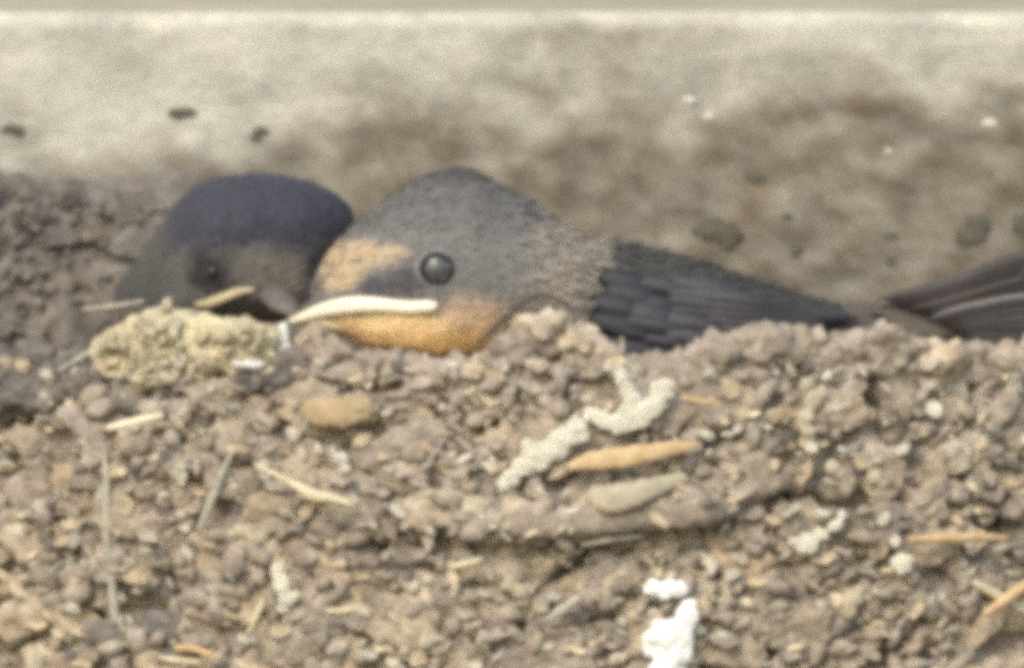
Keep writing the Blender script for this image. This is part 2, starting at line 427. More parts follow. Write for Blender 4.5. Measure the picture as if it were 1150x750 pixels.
# crumbs over the whole front
for nm, mt, cnt2, lo, hi in (('mud_crumbs', M_shell, 480, 5, 17), ('tan_crumbs', M_mud_tan, 300, 5, 15), ('dark_crumbs', M_mud_dark, 150, 2.5, 7), ('pale_grit', M_pale, 420, 2, 7)):
    pts = []
    for k in range(cnt2):
        px, py = rng.uniform(-60, 1220), rng.uniform(400, 800)
        if nm == 'tan_crumbs': py = 800 - min(390, abs(rng.normal(0, 150)))
        if in_hollow(px, py, .8): continue
        r = lo + (hi - lo) * rng.random() ** 2
        pts.append((P(px, py, outer_depth(px, py) - rng.uniform(-2, 9)), r * rng.uniform(1, 1.8), r * .33, r * rng.uniform(.6, 1)))
    joined_lumps(nm, pts, 1, mt, nest)
pts = [(P(rng.uniform(-120, 230), rng.uniform(215, 430), WALL_Y - 108 + rng.uniform(-6, 8)), *(rng.uniform(3, 8, 3))) for k in range(260)]
joined_lumps('dark_crumbs', pts, 1, M_mud_dark, mudback)

# flat angular flakes and plant scraps pressed into the mud
def flakes(name, mat, n_, lo, hi, lift):
    VV = []; FF = []
    for k in range(n_):
        px, py = rng.uniform(-60, 1220), rng.uniform(405, 800)
        if in_hollow(px, py, .8): continue
        c = P(px, py, outer_depth(px, py) - rng.uniform(2, lift)); L = rng.uniform(lo, hi); W = L * rng.uniform(.25, .75)
        q = Vector(rng.normal(0, 1, 3)).normalized() * .34 + Vector((0, -1, .12)); q = q.normalized().to_track_quat('Z', 'Y')
        a0 = rng.normal(0, .6) ; m = rng.integers(5, 8); b0 = len(VV); top_ = []
        for j in range(m):
            a = 2 * math.pi * j / m + rng.uniform(-.3, .3); top_.append(Vector((math.cos(a) * L * rng.uniform(.6, 1), math.sin(a) * W * rng.uniform(.6, 1), rng.uniform(-.12, .12) * L)))
        rot = Matrix.Rotation(a0, 3, 'Y')
        for z_ in (1.2, -1.8):
            for t in top_: VV.append(c + rot @ (q @ ((t + Vector((0, 0, z_))) * U)))
        FF.append(tuple(b0 + j for j in range(m))); FF.append(tuple(b0 + m + j for j in range(m - 1, -1, -1)))
        for j in range(m): FF.append((b0 + j, b0 + m + j, b0 + m + (j + 1) % m, b0 + (j + 1) % m))
    o = link(name, mesh(name, VV, FF), mat, nest, smooth=False); tag(o, kind='stuff')
flakes('mud_flakes', M_shell, 520, 8, 22, 9)
flakes('tan_flakes', M_mud_tan, 300, 6, 20, 10)
flakes('dark_flakes', M_mud_dark, 110, 6, 15, 8)
flakes('pale_flakes', M_pale, 300, 5, 16, 11)

# pale lining that spills over the rim under the left bird
lining = [(125, 392, 20), (150, 378, 22), (178, 366, 22), (205, 368, 22), (235, 374, 22), (262, 378, 22), (290, 382, 18), (140, 410, 20), (170, 398, 24), (200, 390, 24),
          (232, 392, 26), (262, 396, 22), (292, 398, 16), (165, 424, 18), (195, 418, 20), (225, 416, 18), (120, 415, 14)]
for (px, py, r) in lining:
    pellet(px, py, outer_depth(px, 420) + 10, r * 1.25, r * .95, r * .5, 'l', 'lining_tuft')
pts = []
for k in range(70):
    a, b2, r = random.choice(lining); px, py = a + rng.normal(0, 13), b2 + rng.normal(0, 11)
    pts.append((P(px, py, outer_depth(px, 420) - 6 + rng.uniform(-10, 8)), rng.uniform(4, 12), 3, rng.uniform(3, 7)))
joined_lumps('lining_fluff', pts, 1, M_lining, nest)

# fine fibres mixed into the mud
def tube_data(pts, radii, n=7, flat_=1.0, jitter=0.0):
    """pts: list of Vector; radii in tenths of mm"""
    V = []; F = []
    for i, p in enumerate(pts):
        t = (pts[min(i + 1, len(pts) - 1)] - pts[max(i - 1, 0)]).normalized()
        a = t.cross(Vector((0, 1, 0)));  a = a.normalized() if a.length > 1e-6 else Vector((1, 0, 0))
        bb = t.cross(a).normalized()
        for k in range(n):
            th = 2 * math.pi * k / n
            j = 1 + jitter * noise.noise(p * 9000 + Vector((k * 3.1, 0, 0)))
            V.append(p + (a * math.cos(th) + bb * math.sin(th) * flat_) * radii[i] * U * j)
    m_ = len(pts)
    for i in range(m_ - 1):
        for k in range(n):
            F.append((i * n + k, i * n + (k + 1) % n, (i + 1) * n + (k + 1) % n, (i + 1) * n + k))
    F.append(tuple(range(n - 1, -1, -1))); F.append(tuple((m_ - 1) * n + k for k in range(n)))
    return V, F
def path(pts, n):
    a = cr(pts, n); return [P(*q[:3]) for q in a], a[:, 3]
VV = []; FF = []
for k in range(90):
    px, py = rng.uniform(-20, 1180), rng.uniform(420, 770); L = rng.uniform(10, 34); a = rng.normal(0, 0.7)
    d = outer_depth(px, py) - rng.uniform(10, 24); r = rng.uniform(.8, 1.9)
    q = [P(px + L * u * math.cos(a), py + L * u * math.sin(a) + 3 * math.sin(u * 3 + k), d - 4 * math.sin(u * 3)) for u in (0, .33, .66, 1)]
    v_, f_ = tube_data(q, [r * .6, r, r, r * .5], 4)
    FF += [tuple(i + len(VV) for i in f) for f in f_]; VV += v_
o = link('plant_fibres', mesh('plant_fibres', VV, FF), M_straw_grey, nest); tag(o, kind='stuff')

# ---------------------------------------------------------------- straws, chips, droppings lying on the nest front
def strip(name, label, cat, rows, mat, n=14, sides=8, flat_=0.55, jitter=0.15, group=None, lift=16):
    rows = [(x, y, outer_depth(x, y) - lift + (dz if dz else 0), r) for (x, y, dz, r) in rows]
    pts, rad = path(rows, n)
    v_, f_ = tube_data(pts, rad, sides, flat_, jitter)
    o = link(name, mesh(name, v_, f_), mat)
    # origin at the middle of the strand
    c = pts[len(pts) // 2]; o.data.transform(Matrix.Translation(-c)); o.location = c
    return tag(o, label, cat, group)
ST = 'loose straws caught in the nest front'
strip('straw', 'short bright cream straw lying below the left bird', 'straw', [(120, 481, 0, 3.2), (140, 476, -3, 4.6), (165, 470, -3, 4.4), (184, 466, 0, 2.8)], M_straw_bright, group=ST, lift=40)
s = strip('straw', 'long pale grey straw forked at its lower right end', 'straw', [(286, 521, 0, 2), (310, 533, -3, 3.5), (335, 546, -4, 5), (352, 556, -5, 8), (375, 560, -4, 5), (400, 567, 0, 3)], M_straw, group=ST, lift=36)
strip('straw', 'thin cream straw sliver just under the forked straw', 'straw', [(358, 571, 0, 2), (378, 571, -2, 3), (396, 575, 0, 1.8)], M_straw, group=ST, lift=26)
strip('straw', 'lowest of two tan straws at the bottom edge left of centre', 'straw', [(178, 738, 0, 2.2), (200, 741, -2, 4), (226, 743, 0, 2.6)], M_straw, group=ST, lift=26)
strip('straw', 'bent tan straw touching the one at the bottom edge', 'straw', [(196, 727, 0, 3), (218, 728, -2, 4), (235, 734, -2, 3.5), (247, 740, 0, 2)], M_straw_tan, group=ST, lift=28)
strip('straw', 'short steep cream straw left of the white streak dropping', 'straw', [(278, 712, 0, 2.4), (288, 692, -2, 4), (296, 670, 0, 2.6)], M_straw, group=ST, lift=26)
strip('straw', 'upright faded straw running down the left part of the nest', 'straw', [(116, 500, 4, 2.5), (120, 545, 0, 4), (119, 600, 0, 5), (124, 640, 3, 4), (128, 680, 0, 6), (129, 700, 4, 2)], M_straw_grey, n=24, group=ST, lift=10)
strip('straw', 'long orange tan straw in the right part of the nest front', 'straw', [(1022, 605, 0, 2.5), (1060, 604, -3, 5), (1100, 603, -3, 5), (1134, 604, 0, 2.5)], M_straw_tan, group=ST, lift=28)
strip('straw', 'thin grey straw below the dark mud ridge', 'straw', [(652, 612, 0, 2), (690, 605, -2, 3), (724, 601, 0, 2)], M_straw_grey, group=ST, lift=24)
strip('straw', 'small cream straw stub left of the dark mud ridge', 'straw', [(505, 637, 0, 2.5), (525, 632, -2, 4), (542, 627, 0, 2.5)], M_straw, group=ST, lift=26)
strip('straw', 'slanting cream stub above the bottom centre', 'straw', [(612, 697, 0, 3), (632, 684, -2, 6), (652, 668, 0, 3.5)], M_straw_grey, group=ST, lift=26)
strip('straw', 'tiny flat straw right of the white streak dropping', 'straw', [(366, 686, 0, 2), (385, 685, -2, 3.5), (404, 683, 0, 2)], M_straw, group=ST, lift=26)
strip('straw', 'thin straw sticking out level over the dark mud left of the birds', 'straw', [(92, 347, -40, 1.5), (125, 344, -46, 2.5), (162, 338, -50, 1.5)], M_straw_grey, group=ST, lift=-150)
strip('straw', 'thin pale stalk slanting off the left end of the lining', 'straw', [(66, 416, 0, 1.6), (90, 402, -10, 3), (116, 386, -10, 2.2)], M_straw_grey, group=ST, lift=30)
strip('straw', 'slanting yellow straw of the crossed pair at the right edge', 'straw', [(1092, 652, 0, 3), (1120, 668, -3, 6), (1150, 684, -2, 6), (1170, 692, 0, 4)], M_straw, group=ST, lift=26)
strip('straw', 'tan straw crossing over another at the right edge', 'straw', [(1104, 690, 0, 3), (1128, 674, -6, 6), (1150, 658, -6, 6), (1170, 648, 0, 4)], M_straw_tan, group=ST, lift=32)
strip('straw', 'thin upright fibre at the right bird shoulder on the rim', 'straw', [(697, 408, 0, 1.5), (699, 392, -4, 2.5), (698, 378, 0, 1.4)], M_straw_grey, group=ST, lift=4)
strip('straw', 'faint slanting straw in the middle left of the nest', 'straw', [(222, 600, 4, 3), (238, 560, 0, 5), (250, 530, 2, 4), (262, 505, 4, 2)], M_straw_grey, group=ST, lift=20)
strip('straw', 'short reddish straw above the right end of the bark sliver', 'straw', [(765, 446, 0, 2), (790, 451, -2, 3), (812, 452, 0, 1.5)], M_straw_tan, group=ST, lift=24)

M_shadow_line = simple('dark_shadow_line', (0.07, 0.06, 0.05), (0.14, 0.12, 0.10), 0.9)  # added dark strip, stands in for the shaded gap behind the cheek
strip('shadow_line', 'added thin dark strip for the shadow line arching behind the orange cheek', 'shadow', [(536, 386, 0, 2), (560, 363, 0, 3.2), (584, 341, 0, 3.6), (606, 331, 0, 3.4), (630, 338, 0, 3), (646, 354, 0, 1.8)], M_shadow_line, n=24, lift=20)

# broad pieces
strip('bark_sliver', 'orange tan sliver of bark under the chalky dropping', 'bark', [(638, 524, 2, 4), (660, 518, -4, 9), (700, 513, -8, 12), (740, 506, -8, 9), (760, 502, -6, 8), (784, 498, 0, 2.5)], M_bark, n=34, sides=16, flat_=0.28, jitter=0.22, lift=22)
strip('bark_flake', 'flat ochre flake pressed into the mud below the right bird chin', 'bark', [(337, 464, 2, 5), (352, 461, -2, 14), (380, 463, -4, 17), (405, 459, -2, 14), (418, 455, 2, 9)], M_flake, n=34, sides=20, flat_=0.25, jitter=0.5, lift=12)
strip('seed_husk', 'pale curved husk below the orange bark sliver', 'husk', [(662, 552, 0, 8), (682, 560, -6, 16), (710, 556, -8, 15), (740, 545, -4, 11), (772, 536, 0, 5)], M_husk, n=34, sides=16, flat_=0.4, jitter=0.3, lift=12)
strip('mud_ridge', 'smooth dark ridge of mud across the middle of the nest', 'mud', [(545, 592, 6, 6), (590, 588, -2, 16), (650, 586, -6, 17), (720, 580, -6, 16), (790, 572, -4, 19), (835, 566, 2, 10)], M_ridge, n=60, sides=24, flat_=0.45, jitter=0.35, lift=-3)

def blob_chain(name, label, cat, pts, mat, group=None, lift=14, sub=3):
    """one mesh made from overlapping irregular lumps, remeshed to one skin"""
    b = bmesh.new()
    for k, (px, py, rx, rz) in enumerate(pts):
        c = P(px, py, outer_depth(px, py) - lift * .75)
        r = bmesh.ops.create_icosphere(b, subdivisions=sub, radius=1)
        off = Vector((k * 3.3 + px, py, 1))
        for v in r['verts']:
            p = v.co; q = p * (1 + 0.42 * noise.fractal(p * 1.4 + off, .9, 2, 3))
            v.co = c + Vector((q.x * rx, q.y * min(rx, rz) * .36 - 0, q.z * rz)) * U
    me = bpy.data.meshes.new(name); b.to_mesh(me); b.free()
    o = link(name, me, mat)
    c0 = P(pts[0][0], pts[0][1], outer_depth(pts[0][0], pts[0][1])); me.transform(Matrix.Translation(-c0)); o.location = c0
    rm = o.modifiers.new('Remesh', 'REMESH'); rm.mode = 'VOXEL'; rm.voxel_size = 1.6 * U; rm.use_smooth_shade = True
    return tag(o, label, cat, group)
DG = 'bird droppings stuck to the nest front'
# crusty pale squiggle
sq = []
for q in cr([(566, 544, 9), (590, 522, 15), (612, 507, 15), (636, 494, 17), (652, 473, 13), (668, 466, 11), (682, 476, 12), (704, 472, 13), (724, 464, 13), (738, 448, 13), (750, 430, 11)], 40):
    sq.append((q[0] + rng.uniform(-3, 3), q[1] + rng.uniform(-3, 3), q[2] * rng.uniform(.7, 1), q[2] * rng.uniform(.65, .95)))
sq += [(697, 424, 9, 10), (705, 438, 9, 11), (711, 450, 10, 10), (704, 461, 10, 9), (684, 413, 6, 6), (742, 436, 12, 10), (628, 508, 10, 10), (606, 520, 12, 9), (592, 498, 9, 6), (650, 490, 12, 9)]
blob_chain('chalky_dropping', 'crusty grey white squiggle of old dropping with a hooked upper end', 'dropping', sq, M_chalk, DG, 18)
blob_chain('dropping', 'bright white oval dropping near the bottom above the large one', 'dropping', [(734, 660, 11, 10), (750, 662, 15, 11), (764, 661, 9, 9)], M_white, DG, 20)
blob_chain('dropping', 'large bright white dropping running off the bottom edge', 'dropping', [(735, 695, 14, 14), (748, 712, 20, 18), (756, 738, 20, 24), (750, 760, 22, 24), (772, 690, 12, 16), (735, 722, 14, 18), (766, 712, 13, 20), (762, 790, 18, 20), (778, 678, 6, 6)], M_white, DG, 20)
blob_chain('dropping', 'small upright white streak in the lower left of the nest', 'dropping', [(312, 640, 9, 9), (317, 656, 10, 12), (322, 672, 9, 9), (332, 668, 6, 6), (318, 684, 8, 5)], M_chalk, DG, 18)
blob_chain('dropping', 'small round white spot just below the ochre bark flake', 'dropping', [(382, 516, 9, 9), (386, 526, 8, 6)], M_chalk, DG, 20)
PG = 'pale pebbly lumps in the right part of the nest'
blob_chain('pale_lump', 'tall cluster of pale crumbs below the rim at right', 'pebble', [(905, 432, 9, 9), (912, 450, 11, 10), (906, 468, 10, 9), (922, 440, 8, 8), (908, 484, 9, 7)], M_husk, PG, 14)
blob_chain('pale_lump', 'small white crumb under the tall pale cluster', 'pebble', [(912, 503, 8, 7)], M_chalk, PG, 18)
blob_chain('pale_lump', 'pinkish white lump left of a slanting pale lump', 'pebble', [(936, 524, 10, 8), (944, 530, 7, 7)], M_husk, PG, 16)
blob_chain('pale_lump', 'slanting pale lump below the dark hollow', 'pebble', [(974, 520, 7, 8), (982, 534, 9, 9), (990, 541, 6, 5)], M_husk, PG, 16)
blob_chain('pale_lump', 'bent chain of chalky crumbs in the lower right', 'pebble', [(906, 612, 12, 12), (922, 600, 9, 8), (938, 590, 9, 7), (946, 578, 6, 6), (925, 576, 10, 5), (892, 608, 8, 6)], M_chalk, PG, 16)
blob_chain('pale_lump', 'white crumb just above a rounder white one at lower right', 'pebble', [(1006, 608, 7, 7)], M_chalk, PG, 20)
blob_chain('pale_lump', 'round white crumb beneath a smaller one at lower right', 'pebble', [(1014, 632, 12, 13)], M_chalk, PG, 18)
blob_chain('pale_lump', 'pale pointed crumb below the bent chalky chain', 'pebble', [(958, 672, 11, 11), (952, 685, 10, 9), (965, 662, 6, 6)], M_husk, PG, 18)
blob_chain('pale_lump', 'tiny upright white crumb right of the white oval dropping', 'pebble', [(799, 636, 6, 10)], M_chalk, PG, 18)
blob_chain('pale_lump', 'cream lump near the bottom left of the large dropping', 'pebble', [(478, 721, 9, 8), (490, 716, 10, 6)], M_husk, PG, 16)
blob_chain('pale_lump', 'pale crumbs above the bottom centre', 'pebble', [(572, 655, 9, 10), (584, 664, 8, 9), (565, 642, 7, 5)], M_husk, PG, 16)
blob_chain('pale_lump', 'pale lump at the lower left corner edge', 'pebble', [(38, 742, 10, 14), (36, 758, 10, 12)], M_husk, PG, 16)
blob_chain('pale_lump', 'broad pale stone in the middle left under the forked straw', 'pebble', [(275, 596, 16, 9), (290, 602, 12, 8), (262, 600, 12, 6)], M_husk, PG, 8)
blob_chain('pale_lump', 'rounded tan pebble left of the dark mud ridge', 'pebble', [(535, 572, 20, 16), (550, 585, 14, 12)], M_husk, PG, 4)
blob_chain('pale_lump', 'pinkish rounded pebble above the orange tan straw', 'pebble', [(1035, 570, 18, 12), (1050, 565, 14, 10)], M_husk, PG, 4)

# white down feather beside the left bird
blob_chain('down_feather', 'tuft of white down on the rim between the two birds', 'feather', [(318, 370, 7, 9), (313, 386, 11, 13), (324, 393, 6, 6), (304, 402, 12, 6), (284, 409, 14, 5), (266, 408, 8, 4)], M_down, None, 26)

# specks and chips on the wall
def wall_blob(name, label, cat, px, py, rx, rz, mat, grp, n=4):
    b = bmesh.new()
    for k in range(n):
        r = bmesh.ops.create_icosphere(b, subdivisions=3, radius=1)
        c = Vector(((rng.uniform(-.55, .55) * rx if n > 1 else 0), 0, (rng.uniform(-.5, .5) * rz if n > 1 else 0)))
        off = Vector((px + k, py, 2)); f = 0.6 if n > 1 else 1
        for v in r['verts']:
            p = v.co; q = p * (1 + .5 * noise.fractal(p * 1.5 + off, .9, 2, 3))
            v.co = (c + Vector((q.x * rx * f, q.y * min(rx, rz) * .16, q.z * rz * f))) * U
    me = bpy.data.meshes.new(name); b.to_mesh(me); b.free()
    o = link(name, me, mat); o.location = P(px, py, WALL_Y - 3)
    return tag(o, label, cat, grp)
SG = 'mud specks on the wall'
for (px, py, rx, rz, lab) in [(15, 147, 12, 8, 'small dark mud speck on the pale wall at the left edge'), (292, 152, 12, 9, 'round dark speck on the wall above the left bird crown'),
    (205, 128, 14, 8, 'faint greyish mud speck upper left of the left bird'), (798, 262, 34, 22, 'dark mossy mud patch on the wall right of the bird back'), (1090, 258, 28, 19, 'dark mossy mud patch on the wall above the far right wing'),
    (1148, 258, 14, 20, 'dark mud patch on the wall at the right edge'), (925, 215, 9, 9, 'small brown speck on the wall at right centre'), (1000, 264, 11, 7, 'brown speck on the wall left of a mossy patch'),
    (880, 243, 10, 6, 'flat brown speck on the wall right of the mossy patch'), (895, 282, 8, 9, 'low brown speck on the wall over the nest rim'), (850, 198, 13, 8, 'grey brown smudge of mud on the wall above the bird back'), (1002, 292, 7, 8, 'tiny brown speck on the wall just above the dark wing')]:
    wall_blob('mud_speck', lab, 'mud', px, py, rx, rz, M_speck, SG)
CG = 'pale chips on the wall'
for (px, py, rx, rz, lab) in [(992, 168, 11, 5, 'bright pale chip on the wall at the right, largest one'), (774, 113, 7, 4, 'small pale chip on the wall at upper centre right'), (796, 131, 8, 4, 'dull pale chip on the wall just below a smaller one'),
    (1112, 138, 9, 4, 'pale chip on the wall near the right edge')]:
    wall_blob('wall_chip', lab, 'chip', px, py, rx, rz, M_chip, CG, 1)

# ---------------------------------------------------------------- birds
def loft_bird(name, table, pigment, parent, n_st=90, n_r=56, power=2.15):
    """table rows: px, top, bottom, halfwidth, depth"""
    t = cr(table, n_st); V = []; pos = []
    for (px, tp, bt_, w_, d) in t:
        for k in range(n_r):
            th = 2 * math.pi * k / n_r; c, s = math.cos(th), math.sin(th)
            pw = power if s > 0 else power + .9
            cx = math.copysign(abs(c) ** (2 / pw), c); sx = math.copysign(abs(s) ** (2 / pw), s)
            py = (tp + bt_) / 2 - (bt_ - tp) / 2 * sx; dd = d + w_ * cx
            q = fbm((px * .03, py * .03, dd * .03), 1, 3) * 2.5
            V.append(P(px, py - q * sx, dd + q * cx)); pos.append((px, py, dd, cx))
    F = []
    for j in range(n_st - 1):
        for k in range(n_r):
            F.append((j * n_r + k, (j + 1) * n_r + k, (j + 1) * n_r + (k + 1) % n_r, j * n_r + (k + 1) % n_r))
    F.append(tuple(range(n_r))); F.append(tuple((n_st - 1) * n_r + k for k in range(n_r - 1, -1, -1)))
    me = mesh(name, V, F)
    bm = bmesh.new(); bm.from_mesh(me); bmesh.ops.recalc_face_normals(bm, faces=bm.faces); bm.to_mesh(me); bm.free()
    colour(me, np.array([pigment(*p) for p in pos]) * .9)
    o = link(name, me, M_feather, parent)
    return o, me, pos

def plumage(me, pos, pigment, flow, count, parent, L=(10, 20), W=(2.2, 4.0), skip=None, lift=0.22):
    """short body feathers laid over the skin, each a narrow pointed blade"""
    VV = []; FF = []; CC = []
    polys = [p for p in me.polygons if len(p.vertices) == 4]
    areas = np.array([p.area for p in polys]); cum = np.cumsum(areas / areas.sum())
    for q in range(count):
        p = polys[min(len(polys) - 1, int(np.searchsorted(cum, rng.random())))]
        ids = list(p.vertices); wt = rng.dirichlet((1, 1, 1, 1))
        c = sum((me.vertices[i].co * w_ for i, w_ in zip(ids, wt)), Vector()); n = p.normal
        pp = sum(np.array(pos[i]) * w_ for i, w_ in zip(ids, wt))
        if skip and skip(pp): continue
        f = flow(pp); f = (f - n * f.dot(n))
        if f.length < 1e-5: continue
        f.normalize(); f = (f + Vector(rng.normal(0, .16, 3))).normalized(); s = f.cross(n).normalized()
        l_ = rng.uniform(*L) * U; w2 = rng.uniform(*W) * U
        b0 = len(VV)
        VV += [c - n * .5 * U, c + f * l_ * .45 + s * w2 + n * l_ * .05, c + f * l_ + n * l_ * lift * rng.uniform(.1, 1), c + f * l_ * .45 - s * w2 + n * l_ * .05]
        FF.append((b0, b0 + 1, b0 + 2, b0 + 3))
        cc = np.array(pigment(*pp)) * rng.uniform(.9, 1.1)
        CC += [cc * .9, cc, cc * 1.12, cc]
    m2 = mesh('plumage', VV, FF); colour(m2, np.array(CC))
    o = link('plumage', m2, M_feather, parent, smooth=False); return tag(o, kind='stuff')

def lerp(a, b, t): return np.array(a) * (1 - t) + np.array(b) * t
def sph(x, y, cx, cy, rx, ry): return float(np.clip(1.25 - math.hypot((x - cx) / rx, (y - cy) / ry), 0, 1) > 0) * float(smooth01((1.25 - math.hypot((x - cx) / rx, (y - cy) / ry)) / .75))

# --- right bird (head in profile, looking left)
def pig2(px, py, d, side=0):
    n = fbm((px * .03, py * .03, 5), 1, 4) * 20
    crown = (0.150, 0.146, 0.148); face = (0.225, 0.215, 0.208); c = lerp(crown, face, float(smooth01((py - 230) / 60)))
    c = lerp(c, (0.36, 0.315, 0.265), float(smooth01((px + n - 560) / 75)) * float(smooth01((py + n - 222) / 40)) * (1 - float(smooth01((px + n - 668) / 30))))
    c = lerp(c, (0.060, 0.060, 0.060), float(smooth01((px + n - 668) / 36)) * 0.95)
    c = lerp(c, (0.088, 0.088, 0.088), sph(px, py, 512, 190, 52, 20) * .8)
    # buff forehead patch running back above the lore
    k = max(sph(px + n, py + n, 378, 305, 26, 26), sph(px, py + n, 412, 291, 34, 13 + n * .3), sph(px, py, 440, 282, 18, 7))
    c = lerp(c, (0.58, 0.45, 0.29), k * 0.92)
    k = max(sph(px, py, 425, 322, 30, 14), sph(px, py, 455, 316, 28, 20))
    c = lerp(c, (0.082, 0.078, 0.092), k * .95)
    k = sph(px, py, 491, 300, 36, 32); c = lerp(c, (0.15, 0.15, 0.152), k * .6)
    # orange throat
    line = 350 - 0.0 * px
    k = float(smooth01((py + n * .6 - 344) / 14)) * float(1 - smooth01((px + n - 530) / 45))
    c = lerp(c, lerp((0.98, 0.76, 0.44), (0.98, 0.70, 0.36), float(smooth01((py - 352) / 30))), k)
    k = sph(px + n, py, 530, 352, 48, 22); c = lerp(c, (0.64, 0.45, 0.31), k * .7)
    k = float(smooth01((345 - px) / 20)); c = lerp(c, (0.3, 0.25, 0.18), k)
    return c
T2 = [(348, 330, 345, 6, -8), (358, 303, 352, 26, -6), (372, 280, 364, 44, -4), (392, 258, 378, 58, -2), (420, 235, 390, 72, 0), (450, 213, 397, 83, 2), (480, 197, 400, 91, 4), (508, 189, 401, 95, 6), (535, 193, 399, 96, 10),
      (565, 209, 396, 94, 18), (600, 232, 394, 94, 28), (636, 256, 402, 96, 44), (664, 268, 412, 90, 70), (692, 273, 425, 92, 92), (740, 284, 440, 100, 100), (800, 301, 440, 110, 100), (850, 317, 425, 95, 104), (900, 333, 405, 66, 100), (935, 341, 390, 42, 96), (962, 346, 378, 22, 94), (985, 350, 366, 8, 92)]
b2 = empty('swallow', P(700, 430, 70), 'young swallow seen side on with orange throat, cream beak edge and open eye', 'bird', 'young swallows in the nest')
body2, me2, pos2 = loft_bird('body', T2, pig2, b2)
plumage(me2, pos2, pig2, lambda p: Vector((1, 0.1, 0.15 if p[1] > 340 else -0.18)), 26000, b2, L=(6, 13), W=(1.2, 2.4), lift=.10)

def nape(p): return not (575 < p[0] < 900)
plumage(me2, pos2, pig2, lambda p: Vector((1, -.25, -0.1)), 16000, b2, L=(10, 24), W=(1.2, 2.2), lift=.45, skip=nape)
def depth2(px, py):      # near surface of the right bird
    t = np.array(T2); tp, bt_, w_, d = (np.interp(px, t[:, 0], t[:, k]) for k in (1, 2, 3, 4))
    v_ = np.clip(abs((py - (tp + bt_) / 2) / ((bt_ - tp) / 2)), 0, 1)
    pw = 2.15 if py < (tp + bt_) / 2 else 3.05
    return d - w_ * (1 - v_ ** pw) ** (1 / pw)

def tube(name, rows, mat, parent, n=18, sides=12, flat_=1.0, label=None, jitter=0.0):
    pts, rad = path(rows, n); v_, f_ = tube_data(pts, np.maximum(rad, .3), sides, flat_, jitter)
    o = link(name, mesh(name, v_, f_), mat, parent)
    if label: o['label'] = label
    return o
def beak_loft(name, rows, mat, parent):
    """rows: px, py_top, py_bottom, halfwidth, depth"""
    t = cr(rows, 24); V = []; n = 20
    for (px, tp, bt_, w_, d) in t:
        for k in range(n):
            th = 2 * math.pi * k / n
            V.append(P(px, (tp + bt_) / 2 - (bt_ - tp) / 2 * math.sin(th), d + w_ * math.cos(th)))
    F = [(j * n + k, j * n + (k + 1) % n, (j + 1) * n + (k + 1) % n, (j + 1) * n + k) for j in range(23) for k in range(n)]
    F += [tuple(range(n)), tuple(23 * n + k for k in range(n))]
    return link(name, mesh(name, V, F), mat, parent)
bk = beak_loft('upper_beak', [(322, 357, 361, 2, -12), (335, 350, 360, 14, -12), (355, 338, 358, 28, -10), (380, 326, 354, 40, -6), (402, 322, 350, 46, -2)], M_beak, b2)
beak_loft('lower_beak', [(328, 357, 362, 2, -12), (342, 354, 366, 12, -12), (365, 350, 375, 27, -9), (395, 352, 380, 40, -4)], M_gape_lower, b2)
for sgn in (-1, 1):
    rows = []
    for (px, py, r) in [(324, 361, 1.8), (340, 356, 5), (362, 349, 8), (385, 344, 9.5), (410, 342, 9), (435, 343, 7.5), (460, 345, 7), (480, 344, 6.5), (491, 343, 4)]:
        dd = depth2(px, py) if px > 372 else -12 - (px - 322) * 0.62
        if sgn > 0: dd = 2 * np.interp(px, [322, 400, 491], [-12, -2, 5]) - dd
        rows.append((px, py, dd + sgn * 3.5, r))
    tube('gape_flange', rows, M_gape, b2, n=30, flat_=0.55)
def eye(px, py, d, r, parent, nrm=(0, -1, 0), tilt=0, pale=True, mat=None):
    b = bmesh.new(); bmesh.ops.create_uvsphere(b, u_segments=28, v_segments=16, radius=r * U)
    me = bpy.data.meshes.new('eye'); b.to_mesh(me); b.free()
    o = link('eye', me, mat or M_eye, parent); o.location = P(px, py, d)
    nv = Vector(nrm).normalized(); q = nv.to_track_quat('Z', 'Y')
    for nm, R0, rr, mt, lift in (('eyelid', 0.70, .15, M_lid, .72), ('eye_ring', 0.90, .13, M_lid_pale, .62)):
        if nm == 'eye_ring' and not pale: continue
        V = []; F = []; N1, N2 = 32, 8
        for i in range(N1):
            a = 2 * math.pi * i / N1
            for j in range(N2):
                c = 2 * math.pi * j / N2; rad = R0 + rr * math.cos(c)
                V.append(q @ (Vector((rad * math.cos(a), rad * math.sin(a) * .92, lift + rr * math.sin(c))) * r * U))
        for i in range(N1):
            for j in range(N2):
                F.append((i * N2 + j, ((i + 1) % N1) * N2 + j, ((i + 1) % N1) * N2 + (j + 1) % N2, i * N2 + (j + 1) % N2))
        l_ = link(nm, mesh(nm, V, F), mt); l_.parent = o
    return o
eye(491, 302, depth2(491, 302) + 16, 24, b2)
eye(491, 302, 2 * 5 - depth2(491, 302) - 7, 17, b2, (0, 1, 0))

